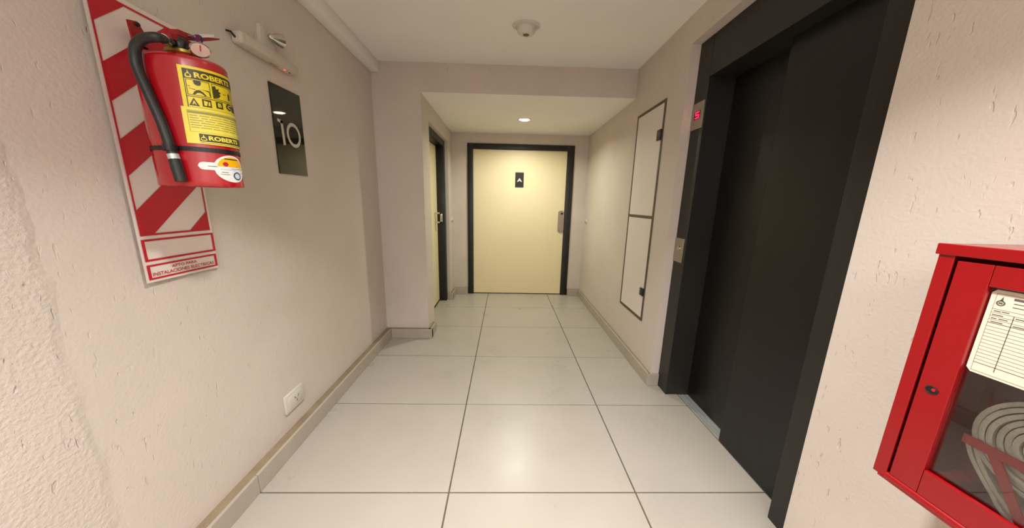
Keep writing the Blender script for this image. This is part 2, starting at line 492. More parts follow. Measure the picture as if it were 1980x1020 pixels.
# far door A
d1 = empty('door_1', (0.18, Yb, 0), 'cream door with black frame and letter A at corridor end', 'door'); d1['kind'] = 'structure'
LL, LR, LT = -0.4497, 0.8059, 1.9709
yf = Yb - 0.018
fm = MB()
fm.box((DL, yf, 0), (LL + 0.004, Yb + 0.06, DT), 0.004).box((LR - 0.004, yf, 0), (DR, Yb + 0.06, DT), 0.004).box((LL, yf, LT - 0.004), (LR, Yb + 0.06, DT), 0.004)
fm.build('door_frame', 'black', d1, True)
lf = MB().box((LL + 0.006, Yb + 0.004, 0.012), (LR - 0.006, Yb + 0.05, LT - 0.006), 0.002).build('door_leaf', 'doorcream', d1)
MB().box((LL, Yb + 0.01, 0.0), (LR, Yb + 0.06, 0.011)).build('threshold', 'black', d1)
pq = MB().box((0.117, Yb - 0.002, 1.491), (0.231, Yb + 0.005, 1.684), 0.002).build('letter_plaque', 'dark', d1); pq['label'] = 'small black plaque with a white letter A'
P = Print(on_far(Yb - 0.002)); P.text('A', 0.141, 0.208, 1.562, 1.607, 0.0006, bold=0.035); P.m.build('lettering', 'whiteprint', pq)
def stadium(cx, cz, hw, hh, y):
    pts = []
    for k in range(9):
        a = math.pi * k / 8; pts.append((cx + hw * math.cos(a), y, cz + hh - hw * 0.62 + hw * 0.62 * math.sin(a)))
    for k in range(9):
        a = math.pi + math.pi * k / 8; pts.append((cx + hw * math.cos(a), y, cz - hh + hw * 0.62 + hw * 0.62 * math.sin(a)))
    return pts


hd = MB().prism(stadium(0.7585, 1.0455, 0.041, 0.1495, Yb - 0.006), (0, 0.011, 0)).build('handle_plate', 'steel', d1); hd['label'] = 'brushed steel handle plate'
MB().prism(stadium(0.742, 1.035, 0.017, 0.105, Yb - 0.028), (0, 0.023, 0)).build('pull_grip', 'steel', hd)
MB().lathe([(0.0, -0.014), (0.013, -0.012), (0.015, 0)], (0.768, Yb - 0.005, 1.155), 'y', sx=1.2, n=20).build('lock_cylinder', 'dark', hd, True)

# side door in the left of the alcove
d2 = empty('door_2', (-0.855, 3.42, 0), 'cream side door in black frame set into the alcove left wall', 'door'); d2['kind'] = 'structure'
XD2 = -0.855
fm = MB()
fm.box((-0.92, 3.80, 0), (-0.7614, 3.874, 1.998), 0.003).box((-0.92, 2.956, 0), (-0.7614, 3.03, 1.998), 0.003).box((-0.92, 3.03, 1.93), (-0.7614, 3.80, 1.998), 0.003)
fm.build('door_frame', 'black', d2, True)
lf2 = MB().box((-0.90, 3.034, 0.02), (XD2, 3.797, 1.926), 0.002).build('door_leaf', 'doorcream', d2)
MB().box((-0.90, 3.03, 0.0), (XD2 + 0.004, 3.80, 0.018), 0.002).build('threshold', 'black', d2)
hh = MB()
hx = -0.765
hh.box((XD2, 3.655, 1.133), (hx, 3.685, 1.154), 0.002).box((XD2, 3.655, 1.024), (hx, 3.685, 1.045), 0.002).box((hx - 0.024, 3.655, 1.024), (hx, 3.685, 1.154), 0.002)
h2 = hh.build('pull_handle', 'chrome', d2, True); h2['label'] = 'square silver pull handle'

# ------------------------------------------------------------------ lift entrance
lift = empty('elevator_entrance', (1.2, 1.45, 0), 'black lift doors with dark metal frame recessed in the right wall', 'elevator')
YG, ZH, ZE = 1.8404, 2.0035, 2.2191
MB().box((XF, YG, 0), (1.40, Ye - 0.001, ZE - 0.001), 0.003).build('frame_post', 'liftpost', lift)
MB().box((XF, Yf + 0.001, 0), (1.40, 1.0095, ZE - 0.001), 0.003).build('frame_post', 'liftpost', lift)
MB().box((XF + 0.001, 1.011, ZH), (1.40, YG - 0.002, ZE - 0.001), 0.003).build('header_panel', 'liftpost', lift)
sl = MB()
sl.box((1.2212, 1.0105, -0.03), (1.40, YG - 0.001, -0.006))
for a, b in ((1.2212, 1.236), (1.241, 1.262), (1.267, 1.30)):
    sl.box((a, 1.0105, -0.006), (b, YG - 0.001, 0.0015), 0.001, seg=1)
sl.build('door_sill', 'alu', lift)
MB().box((1.2165, 1.0105, 0.0022), (1.262, 1.4286, ZH + 0.004), 0.003).build('door_panel', 'liftleaf', lift)
MB().box((1.285, 1.40, 0.003), (1.325, YG - 0.0005, ZH + 0.004), 0.003).build('door_panel', 'liftleaf', lift)
dp = MB().box((XF - 0.004, 1.8445, 1.737), (XF + 0.002, 1.9545, 1.887), 0.0015).build('floor_display', 'steel', lift, True); dp['label'] = 'steel floor indicator plate with a red digit'
MB().box((XF - 0.0055, 1.870, 1.793), (XF - 0.003, 1.925, 1.838)).build('display_window', 'dark', dp)
P = Print(on_right(XF - 0.0056))
u0, u1, v0, v1, t = -1.912, -1.876, 1.797, 1.834, 0.0065
P.rect(u0, u1, v1 - t, v1, 0.0006).rect(u0, u1, (v0 + v1 - t) / 2, (v0 + v1 + t) / 2, 0.0006).rect(u0, u1, v0, v0 + t, 0.0006)
P.rect(u0, u0 + t, (v0 + v1) / 2, v1, 0.0006).rect(u1 - t, u1, v0, (v0 + v1) / 2, 0.0006)
P.m.build('red_digit', 'digit', dp)
cp = MB().box((XF - 0.004, 1.858, 0.9275), (XF + 0.002, 1.9555, 1.082), 0.0015).build('call_plate', 'steel', lift, True); cp['label'] = 'steel call plate with one round button'
MB().lathe([(0.0, -0.006), (0.013, -0.0055), (0.0145, 0)], (XF - 0.0035, 1.903, 1.018), 'x', n=24, sx=1.25).build('call_button', 'chrome', cp, True)
MB().tube([(XF - 0.0045, 1.903 + 0.023 * math.cos(a * math.pi / 14), 1.018 + 0.018 * math.sin(a * math.pi / 14)) for a in range(28)], 0.002, 6, closed=True).build('button_ring', 'chrome', cp, True)

# ------------------------------------------------------------------ utility panel on the right wall
up = empty('utility_panel', (XR, 2.395, 0.4), 'tall narrow two-door service panel with dark grey frame on right wall', 'panel')
pa, pb, pz, pt = 2.626, 2.176, 0.402, 1.998
zm0, zm1 = 1.189, 1.209
fr = MB(); ft = 0.020
fr.box((XR - 0.006, pb, pz), (XR, pb + ft, pt), 0.0015).box((XR - 0.006, pa - ft, pz), (XR, pa, pt), 0.0015)
fr.box((XR - 0.006, pb + ft, pz), (XR, pa - ft, pz + ft), 0.0015).box((XR - 0.006, pb + ft, pt - ft), (XR, pa - ft, pt), 0.0015).box((XR - 0.006, pb + ft, zm0), (XR, pa - ft, zm1), 0.0015)
fr.build('panel_frame', 'frameg', up)
for z0, z1, lk in ((zm1 + 0.001, pt - ft - 0.001, (1.735, 1.806)), (pz + ft + 0.001, zm0 - 0.001, (0.600, 0.658))):
    dd = MB().box((XR - 0.0045, pb + ft + 0.001, z0), (XR, pa - ft - 0.001, z1), 0.0012).build('panel_door', 'panelw', up)
    MB().box((XR - 0.016, pb + 0.012, lk[0]), (XR - 0.003, pb + 0.066, lk[1]), 0.003).build('latch', 'dark', dd, True)

# ------------------------------------------------------------------ doorbells, socket
for nm, x, y, z, s_, lb in (('doorbell', XR, 3.995, 1.064, -1, 'small white round doorbell button on right alcove wall'), ('doorbell', Xp, 4.05, 1.045, 1, 'small white doorbell button between the two far doors')):
    b = tag(MB().lathe([(0.030, 0), (0.029, 0.010 * s_), (0.02, 0.014 * s_), (0.0, 0.015 * s_)], (x, y, z), 'x', n=24).build(nm, 'white', None, True), lb, 'doorbell')
    MB().lathe([(0.010, 0), (0.009, 0.005 * s_), (0.0, 0.006 * s_)], (x + 0.013 * s_, y, z - 0.012), 'x', n=16).build('push_button', 'frameg', b, True)

so = tag(MB().box((XL, 1.3745, 0.186), (XL + 0.014, 1.512, 0.2865), 0.004).build('power_socket', 'white', None, True), 'white wall socket low on the left wall above the skirting', 'socket')
MB().box((XL + 0.012, 1.395, 0.205), (XL + 0.016, 1.492, 0.268), 0.002).build('socket_insert', 'white', so, True)
sl_ = MB()
for dy, dz, an in ((-0.012, 0.006, 0.6), (0.012, 0.006, -0.6), (0.0, -0.014, 0.0)):
    c, s_ = math.cos(an), math.sin(an)
    q = [(-0.0022, -0.007), (0.0022, -0.007), (0.0022, 0.007), (-0.0022, 0.007)]
    sl_.prism([(XL + 0.0155, 1.452 + dy + a * c - b * s_, 0.238 + dz + a * s_ + b * c) for a, b in q], (0.0008, 0, 0))
sl_.build('pin_slots', 'frameg', so)

# ------------------------------------------------------------------ floor number plaque
pq = tag(MB().prism([(XL, 1.5535, 1.399), (XL, 1.7625, 1.403), (XL, 1.7650, 1.815), (XL, 1.5535, 1.811)], (0.006, 0, 0)).build('number_plaque', 'plaque'), 'glossy dark plaque with pale number 10 on the left wall', 'plaque')
P = Print(on_left(XL + 0.006))
tk = 0.016
P.poly([(1.600, 1.539), (1.617, 1.541), (1.612, 1.6535), (1.5955, 1.6535)], 0.0006)
P.poly([(1.576, 1.644), (1.5765, 1.658), (1.612, 1.6545), (1.612, 1.639)], 0.0006)
P.ring(1.684, 1.600, 0.052, 0.060, 0.72, 0.0006, n=40)
P.m.build('numerals', 'numeral', pq)

# ------------------------------------------------------------------ emergency light on the left wall
em = empty('emergency_light', (XL, 1.55, 1.89), 'white emergency light bar with a swivel lamp above the plaque', 'emergency light')
body = MB().box((XL, 1.378, 1.889), (-1.073, 1.724, 1.938), 0.012, seg=4).build('housing', 'whitefix', em, True)
MB().box((-1.0745, 1.402, 1.893), (-1.0715, 1.704, 1.932), 0.0014).build('front_cover', 'whitefix', body, True)
MB().box((-1.102, 1.555, 1.8878), (-1.092, 1.60, 1.8895)).build('rating_label', 'greyprint', body)
MB().lathe([(0.0045, 0.001), (0.004, -0.002), (0.0, -0.003)], (-1.086, 1.632, 1.889), 'z', n=14).build('indicator_led', 'ledred', body, True)
MB().lathe([(0.003, 0.001), (0.003, -0.003), (0.0, -0.003)], (-1.086, 1.665, 1.889), 'z', n=12).build('test_button', 'dark', body, True)
br = MB(); br.prism([(XL, 1.530, 2.035), (XL, 1.522, 1.940), (XL, 1.606, 1.940), (XL, 1.606, 2.000)], (0.016, 0, 0))
br.build('lamp_bracket', 'white', em)
for sy_, sz_ in ((1.552, 2.000), (1.575, 1.955)):
    MB().lathe([(0.004, 0), (0.004, 0.002), (0, 0.002)], (XL + 0.012, sy_, sz_), 'x', n=12).build('bracket_screw', 'dark', em)
hq = Vector((0.30, 0.93, 0.10)).normalized().to_track_quat('Z', 'Y')


def hput(m):
    m.v = [tuple(hq @ Vector(v) + Vector((-1.085, 1.565, 1.998))) for v in m.v]; return m


hl = hput(MB().lathe([(0.006, -0.012), (0.011, -0.006), (0.013, 0.004), (0.024, 0.026), (0.028, 0.046), (0.029, 0.048), (0.026, 0.048), (0.018, 0.03), (0.006, 0.012), (0, 0.011)], (0, 0, 0), 'z', n=32)).build('lamp_head', 'chrome', em, True)
hput(MB().lathe([(0.0, 0.058), (0.014, 0.055), (0.0255, 0.0465), (0.0255, 0.0445), (0.0, 0.0445)], (0, 0, 0), 'z', n=32, cap=False)).build('lamp_lens', 'glass', hl, True)
MB().tube([(XL, 1.365, 1.925), (XL + 0.016, 1.366, 1.922), (XL + 0.02, 1.374, 1.912), (XL + 0.02, 1.385, 1.905)], 0.004, 8).build('supply_cable', 'dark', em, True)

# ------------------------------------------------------------------ smoke detector
sd = empty('smoke_detector', (0.108, 2.152, Zc), 'white round smoke detector on the corridor ceiling', 'smoke detector')
MB().lathe([(0.0615, 0), (0.0615, -0.006), (0.058, -0.009)], (0.108, 2.152, Zc), 'z', sx=1.44, n=48).build('base_ring', 'white', sd, True)
MB().lathe([(0.045, -0.008), (0.044, -0.022), (0.0425, -0.024), (0.0425, -0.028), (0.041, -0.030), (0.036, -0.046), (0.031, -0.053), (0.014, -0.054)], (0.108, 2.152, Zc), 'z', sx=1.44, n=48).build('detector_body', 'white', sd, True)
MB().lathe([(0.0145, -0.052), (0.013, -0.0565), (0.009, -0.057), (0.0, -0.057)], (0.108, 2.152, Zc), 'z', sx=1.44, n=32).build('sensing_chamber', 'frameg', sd, True)
MB().lathe([(0.003, -0.008), (0.003, -0.014), (0, -0.015)], (0.050, 2.145, Zc), 'z', n=10).build('alarm_led', 'dark', sd)

# ------------------------------------------------------------------ recessed ceiling lamps, then an added fill panel
for x, y, z, k, lb in ((ALC[0], ALC[1], Zs, 1.0, 'small lit recessed downlight in the low alcove ceiling'), (MAIN[0], MAIN[1], Zc, 1.7, 'larger recessed downlight in the corridor ceiling over the hose cabinet')):
    dl = empty('downlight', (x, y, z), lb, 'ceiling light')
    MB().lathe([(0.050 * k, 0), (0.050 * k, -0.003), (0.046 * k, -0.004), (0.039 * k, -0.003), (0.039 * k, 0)], (x, y, z), 'z', sx=1.44, n=40, cap=False).build('trim_ring', 'white', dl, True)
    MB().lathe([(0.038 * k, 0), (0.037 * k, -0.004), (0.028 * k, -0.009), (0.015 * k, -0.0115), (0.0, -0.012)], (x, y, z), 'z', sx=1.44, n=40).build('lens', 'lens', dl, True)

cp_ = empty('rear_fill_panel', (REAR_FILL[0], REAR_FILL[1], Zc), 'large flat luminous fill panel added unseen behind the viewer', 'ceiling light')  # made-up fitting, out of view, that houses the fill light
pf = MB()
for a, b in (((-0.73, -0.83), (0.73, -0.80)), ((-0.73, 0.80), (0.73, 0.83)), ((-0.73, -0.80), (-0.70, 0.80)), ((0.70, -0.80), (0.73, 0.80))):
    pf.box((REAR_FILL[0] + a[0], REAR_FILL[1] + a[1], Zc - 0.024), (REAR_FILL[0] + b[0], REAR_FILL[1] + b[1], Zc))
pf.build('panel_frame', 'white', cp_)
MB().box((REAR_FILL[0] - 0.70, REAR_FILL[1] - 0.80, Zc - 0.020), (REAR_FILL[0] + 0.70, REAR_FILL[1] + 0.80, Zc)).build('fill_sheet', 'glow', cp_)

# ------------------------------------------------------------------ striped extinguisher sign
SXP = XL + 0.015
sy0, sy1, sz0, sz1 = 0.9138, 1.1532, 1.0125, 1.826


def bow(u, v):          # the sheet lifts off the wall along its near edge
    t = (u - sy0) / (sy1 - sy0)
    return 0.006 * (1 - t) ** 2


def on_sign(u, v, h):
    return (SXP + bow(u, v) + h - 0.004, u, v)


sg = empty('extinguisher_sign', (XL, 1.03, sz0), 'red and white striped sign sheet behind the fire extinguisher', 'sign')
sm = MB(); nu, nv = 10, 30
for hh_ in (0.0, -0.0015):
    b0 = len(sm.v)
    for i in range(nu + 1):
        for j in range(nv + 1):
            sm.v.append(on_sign(sy0 + (sy1 - sy0) * i / nu, sz0 + (sz1 - sz0) * j / nv, hh_))
    for i in range(nu):
        for j in range(nv):
            q = [b0 + i * (nv + 1) + j, b0 + (i + 1) * (nv + 1) + j, b0 + (i + 1) * (nv + 1) + j + 1, b0 + i * (nv + 1) + j + 1]
            sm.f.append(q if hh_ == 0 else q[::-1]); sm.mi.append(0)
sm.build('sheet', 'whiteprint', sg)
MB().box((XL, 0.99, 1.3), (XL + 0.010, 1.08, 1.34)).build('fixing_pad', 'whitefix', sg)


def clip(poly, u0, u1, v0, v1):
    def cut(P, ins, sec):
        out = []
        for i in range(len(P)):
            a, b = P[i - 1], P[i]
            if ins(b):
                if not ins(a):
                    out.append(sec(a, b))
                out.append(b)
            elif ins(a):
                out.append(sec(a, b))
        return out
    lu = lambda k: (lambda a, b: (k, a[1] + (b[1] - a[1]) * (k - a[0]) / (b[0] - a[0])))
    lv = lambda k: (lambda a, b: (a[0] + (b[0] - a[0]) * (k - a[1]) / (b[1] - a[1]), k))
    for ins, sec in ((lambda p: p[0] >= u0, lu(u0)), (lambda p: p[0] <= u1, lu(u1)), (lambda p: p[1] >= v0, lv(v0)), (lambda p: p[1] <= v1, lv(v1))):
        poly = cut(poly, ins, sec)
        if not poly:
            return poly
    return poly


iu0, iu1, iv0, iv1 = 0.9255, 1.1435, 1.161, 1.8085
# stripe bands given by the height at which their edges meet the left border (slope 0.94)
sl_s = 0.93
for (b0, b1) in ((1.733, 1.98), (1.535, 1.634), (1.334, 1.4345), (1.130, 1.2345), (0.85, 1.027)):
    u_steps = [iu0 + (iu1 - iu0) * i / 4 for i in range(5)]
    P = Print(on_sign); any_ = False
    for a, b in zip(u_steps[:-1], u_steps[1:]):
        f = lambda u, c: c + sl_s * (u - 0.928)
        # cut each band into short columns so it follows the bowed sheet
        lo, hi = f(a, b0), f(b, b1)
        n = 6
        pg = clip([(a, f(a, b0)), (b, f(b, b0)), (b, f(b, b1)), (a, f(a, b1))], iu0, iu1, iv0, iv1)
        if len(pg) > 2:
            P.poly(pg, 0.0012); any_ = True
    if any_:
        P.m.build('red_stripe', 'redprint', sg)
P = Print(on_sign)
P.frame(iu0 - 0.0035, iu1 + 0.001, iv0 - 0.004, iv1 + 0.004, 0.005, 0.006, 0.0016, nu=4)
P.frame(0.9205, 1.1525, 1.078, 1.1462, 0.0085, 0.0062, 0.0016, nu=4)
P.frame(0.9205, 1.1505, 1.0205, 1.0672, 0.0085, 0.0055, 0.0016, nu=4)
P.m.build('red_border', 'redprint', sg)
P = Print(on_sign)
P.text('APTO PARA', 0.992, 1.076, 1.0470, 1.0567, 0.0016, bold=0.012); P.text('INSTALACIONES ELECTRICAS', 0.9335, 1.1365, 1.0305, 1.0415, 0.0016, bold=0.012)
P.m.build('lettering', 'redprint', sg)

# ------------------------------------------------------------------ fire extinguisher
EX, EY, ER, ES = -0.932, 0.968, 0.075, 1.44
fe = empty('fire_extinguisher', (EX, EY, 1.309), 'red fire extinguisher with yellow label hanging on the left wall', 'fire extinguisher')


def on_cyl(u, v, h):     # u = degrees round the tank, 0 faces the corridor
    a = math.radians(u); r = ER + h
    return (EX + ES * r * math.cos(a), EY + r * math.sin(a), v)


prof = [(0.068, 1.312), (0.070, 1.309), (0.0745, 1.309), (0.0752, 1.313), (0.0752, 1.322), (0.075, 1.326), (0.075, 1.628)]
prof[-1] = (0.075, 1.639)
for k in range(1, 7):
    a = math.radians(k * 13.0)
    prof.append((0.061 + 0.014 * math.cos(a), 1.639 + 0.014 * math.sin(a)))
prof += [(0.050, 1.6575), (0.036, 1.664), (0.025, 1.669), (0.0225, 1.674)]
tank = MB().lathe([(r, z) for r, z in prof], (EX, EY, 0), 'z', sx=ES, n=72).build('tank', 'redtank', fe, True, 50)
# neck ring and valve
MB().lathe([(0.023, 1.671), (0.025, 1.673), (0.025, 1.680), (0.022, 1.683)], (EX, EY, 0), 'z', sx=ES, n=32).build('neck_ring', 'brass', fe, True)
va = MB().lathe([(0.016, 1.682), (0.018, 1.686), (0.018, 1.706), (0.014, 1.712)], (EX, EY, 0), 'z', sx=1.35, n=24)
va.tube([(EX, EY, 1.694), (EX + 0.004, EY - 0.028, 1.692), (EX + 0.008, EY - 0.036, 1.690)], 0.0115, 14)
va.tube([(EX, EY, 1.690), (EX + 0.034, EY + 0.006, 1.687)], 0.008, 12)
vo = va.build('valve', 'dark', fe, True)
MB().tube([(EX + 0.006, EY - 0.032, 1.691), (EX + 0.020, EY - 0.058, 1.684)], [0.0125, 0.0125], 16).build('hose_collar', 'chrome', vo, True)
lv1 = MB().prism([(EX - 0.014, y, z) for y, z in ((0.938, 1.700), (0.962, 1.6985), (1.0, 1.700), (1.018, 1.712), (1.020, 1.722), (1.0, 1.7165), (0.965, 1.7145), (0.938, 1.714))], (0.028, 0, 0))
lv1.build('carry_handle', 'red', fe)
lv2 = MB().prism([(EX - 0.012, y, z) for y, z in ((0.960, 1.7185), (1.0, 1.7225), (1.03, 1.734), (1.062, 1.751), (1.093, 1.768), (1.093, 1.772), (1.055, 1.757), (1.03, 1.745), (0.995, 1.737), (0.962, 1.733))], (0.024, 0, 0))
lv2.build('squeeze_lever', 'red', fe)
MB().tube([(EX - 0.03, 0.985, 1.727), (EX + 0.034, 0.985, 1.727)], 0.003, 8).build('safety_pin', 'chrome', fe, True)
MB().tube(spline([(EX + 0.028, 0.985, 1.727), (EX + 0.034, 0.995, 1.734), (EX + 0.028, 1.012, 1.737), (EX + 0.022, 1.018, 1.728), (EX + 0.026, 1.006, 1.720), (EX + 0.028, 0.985, 1.724)], 6), 0.0026, 8).build('seal_tag', 'bluetag', fe, True)
MB().prism([(EX + 0.0125, 1.025, 1.742), (EX + 0.0125, 1.072, 1.7665), (EX + 0.0125, 1.072, 1.773), (EX + 0.0125, 1.025, 1.752)], (0.0015, 0, 0)).build('inspection_tag', 'sticker', fe)
# gauge
gz = Vector((-0.884, 0.974, 1.687))
gq = Vector((0.72, -0.62, -0.22)).normalized().to_track_quat('Z', 'Y')


def gput(m):
    out = []
    for v in m.v:
        p = (gq @ Vector(v)) * 0.92
        out.append((p.x * 1.4 + gz.x, p.y + gz.y, p.z + gz.z))
    m.v = out; return m


gg = gput(MB().lathe([(0.0, 0.0), (0.019, 0.0), (0.021, 0.002), (0.021, 0.012), (0.019, 0.014), (0.0175, 0.0125), (0.0, 0.0125)], (0, 0, 0), 'z', n=32, cap=False)).build('pressure_gauge', 'chrome', fe, True)
gput(MB().lathe([(0.0172, 0.0128), (0.0172, 0.0132), (0.0, 0.0132)], (0, 0, 0), 'z', n=28)).build('dial', 'gauge', gg)
gput(MB().box((-0.0012, -0.003, 0.0132), (0.0012, 0.013, 0.0140))).build('needle', 'redprint', gg)
# wall hook: pressed bracket plate and its arm to the neck
hk = MB()
hk.prism([(-1.072, 0.977, 1.760), (-1.072, 1.001, 1.767), (-1.072, 1.018, 1.738), (-1.072, 1.018, 1.70), (-1.072, 0.981, 1.695)], (0.005, 0, 0))
hk.box((-1.1000, 1.008, 1.708), (-1.070, 1.0175, 1.735)).box((-1.07, 0.990, 1.676), (EX - 0.02, 1.000, 1.69))
hk.box((-1.072, 0.985, 1.676), (-1.067, 1.015, 1.705))
hk.build('wall_hook', 'red', fe)
MB().tube(spline([(-1.064, 1.012, 1.741), (-1.02, 1.0, 1.732), (-0.97, 0.98, 1.728), (EX - 0.01, 0.965, 1.728)], 5), 0.0022, 8).build('seal_wire', 'bluetag', fe, True)
MB().lathe([(0.006, 0), (0.005, 0.006), (0.0, 0.007)], (-1.068, 0.998, 1.758), 'x', n=14).build('hook_screw', 'dark', fe, True)

# hose
hp = [(EX + 0.012, EY - 0.044, 1.688), (EX + 0.026, EY - 0.068, 1.681), (-0.899, 0.8841, 1.676), (-0.9106, 0.8795, 1.6735), (-0.9279, 0.878, 1.6696), (-0.9448, 0.8785, 1.6606), (-0.9573, 0.879, 1.6442), (-0.9618, 0.8805, 1.6254), (-0.9625, 0.881, 1.6042), (-0.9565, 0.8807, 1.5781), (-0.948, 0.8807, 1.5475), (-0.9384, 0.8806, 1.5121), (-0.9291, 0.8805, 1.4763), (-0.9225, 0.8808, 1.4397), (-0.9187, 0.881, 1.4119), (-0.9135, 0.8814, 1.3789), (-0.9112, 0.8817, 1.3549), (-0.907, 0.8823, 1.3233)]
hs = MB().tube(spline(hp, 6), 0.0112, 18).build('discharge_hose', 'rubber', fe, True)
MB().tube([(-0.9155, 0.8812, 1.391), (-0.9133, 0.8814, 1.378)], 0.0122, 18).build('hose_ferrule', 'alu', hs, True)
MB().tube(spline([(-0.9133, 0.8814, 1.377), (-0.9112, 0.8817, 1.3549), (-0.907, 0.8823, 1.319)], 5), 0.0128, 18).build('nozzle', 'rubber', hs, True)
# strap
sp = MB(); n = 64
P = Print(lambda u, v, h: on_cyl(u, v, h))
for i in range(n):
    a, b = -180 + 360 * i / n, -180 + 360 * (i + 1) / n
    P.m.add([on_cyl(a, 1.4035, 0.0012), on_cyl(b, 1.4035, 0.0012), on_cyl(b, 1.4155, 0.0012), on_cyl(a, 1.4155, 0.0012)], [[0, 1, 2, 3]])
th = [(-0.9185 + 0.0145 * math.cos(a * math.pi / 12), 0.881 + 0.0145 * math.sin(a * math.pi / 12)) for a in range(24)]
P.m.add([(x, y, z) for z in (1.3995, 1.4165) for x, y in th], [[i, (i + 1) % 24, 24 + (i + 1) % 24, 24 + i] for i in range(24)])
P.m.build('hose_strap', 'dark', fe)
# printed labels wrapped round the tank
lab = Print(on_cyl); lab.rect(-62.5, 62, 1.515, 1.6225, 0.0006, nu=40); l1 = lab.m.build('hazard_label', 'yellow', fe, True); l1['label'] = 'yellow pictogram label'
P = Print(on_cyl); H = 0.0011
P.frame(-57.5, 58, 1.5185, 1.6155, 1.0, 0.0013, H, nu=36)
P.rect(-57.5, 58, 1.5915, 1.6145, H, nu=36)                       # dark heading bar
P.rect(-57.5, 58, 1.5462, 1.5478, H, nu=36)
P.frame(-55.5, -26.5, 1.5505, 1.5895, 0.8, 0.0012, H, nu=10); P.frame(-23.5, 14, 1.5505, 1.5895, 0.8, 0.0012, H, nu=12); P.frame(17, 54, 1.5505, 1.5895, 0.8, 0.0012, H, nu=12)
# person with extinguisher: head, shoulders, jet
P.disc(-42, 1.5815, 4.2, 0.0052, H).poly([(-47, 1.583), (-37, 1.583), (-38, 1.5885), (-46, 1.5885)], H)
P.poly([(-49.5, 1.5525), (-32, 1.5525), (-36, 1.561), (-40, 1.5655), (-44, 1.5645), (-47, 1.560)], H)
P.poly([(-54, 1.574), (-54, 1.5725), (-36, 1.5655), (-29, 1.5645), (-28, 1.5535), (-27, 1.5535), (-28, 1.567), (-36, 1.568)], H)
P.poly([(-53, 1.568), (-53, 1.567), (-46, 1.564), (-45, 1.5655)], H)
# flames and jet
P.poly([(-22.5, 1.552), (-15, 1.555), (-11, 1.562), (-13, 1.566), (-9.5, 1.570), (-14, 1.573), (-12, 1.580), (-17, 1.577), (-18, 1.585), (-22.5, 1.582)], H)
P.rect(-6, 0, 1.568, 1.5695, H).poly([(5, 1.557), (10, 1.557), (10.5, 1.572), (8, 1.577), (6, 1.572)], H)
# class letters A B C
P.poly([(-55.7, 1.5235), (-43, 1.5235), (-49.3, 1.544)], H).rect(-39.5, -27.5, 1.5245, 1.5438, H).rect(-21, -9.5, 1.5265, 1.5445, H).disc(4, 1.5375, 7, 0.0095, H)
P.rect(12, 24, 1.5265, 1.5445, H); P.rect(30, 50, 1.524, 1.5445, H, nu=5)
flame_h = 0.0016
P.m.build('dark_print', 'olive', l1)['kind'] = 'stuff'
P = Print(on_cyl); H2 = 0.0016
flame(P, -51.5, 1.5935, 8.0, 0.0195, H2, 0)
P.text('ROBERTS', -44.5, 12.5, 1.5955, 1.6095, H2, bold=0.04)
P.text('A', -52, -46.8, 1.526, 1.5365, H2, bold=0.03); P.poly([(-37.5, 1.527), (-34.5, 1.527), (-32, 1.538), (-37.5, 1.5405)], H2); P.poly([(-32.5, 1.5285), (-29.5, 1.5285), (-29.5, 1.5385), (-31, 1.5385)], H2)
P.text('B', -18.3, -12.3, 1.5305, 1.541, H2, bold=0.03); P.text('C', 0.3, 7, 1.5325, 1.5425, H2, bold=0.03)
P.m.build('yellow_print', 'yellow', l1)['kind'] = 'stuff'
P = Print(on_cyl)
P.rect(-53.4, -49.6, 1.597, 1.603, 0.0021)
P.m.build('emblem_core', 'olive', l1)
lab = Print(on_cyl); lab.rect(-66, 60, 1.4245, 1.5190, 0.0018, nu=40); l2 = lab.m.build('data_label', 'paleyellow', fe, True); l2['label'] = 'paler yellow data label with fine print'
P = Print(on_cyl); H = 0.0023
P.frame(-60, 56, 1.4555, 1.5115, 0.5, 0.0005, H, nu=36)
P.rect(-59, 50, 1.5035, 1.5095, H, nu=34)
for k in range(6):
    z = 1.4985 - k * 0.0062
    u = -58
    while u < 48:
        wd = random.uniform(6, 22); P.rect(u, min(u + wd, 50), z - 0.0011, z + 0.0005, H, nu=3); u += wd + (random.uniform(1, 3))
P.m.build('fine_print', 'greyprint', l2)['kind'] = 'stuff'
P = Print(on_cyl); P.rect(-50.5, 52, 1.4315, 1.4515, H, nu=32); P.rect(-50, 50, 1.4275, 1.4285, H, nu=30); P.m.build('maker_bar', 'olive', l2)
P = Print(on_cyl); flame(P, -45.5, 1.4335, 8, 0.0165, 0.0028, 0); P.text('ROBERTS', -39.5, 10.5, 1.4355, 1.4475, 0.0028, bold=0.04); P.m.build('maker_name', 'paleyellow', l2)
P = Print(on_cyl); P.rect(-48.2, -43, 1.4358, 1.4405, 0.0033); P.m.build('emblem_core', 'olive', l2)
# round service sticker with a tab
P = Print(on_cyl)
uc, vc, ru, rv = -9.0, 1.3615, 30.0, 0.0385
pts = []
for k in range(40):
    a = math.radians(k * 9)
    pts.append((uc + ru * math.cos(a), vc + rv * math.sin(a)))
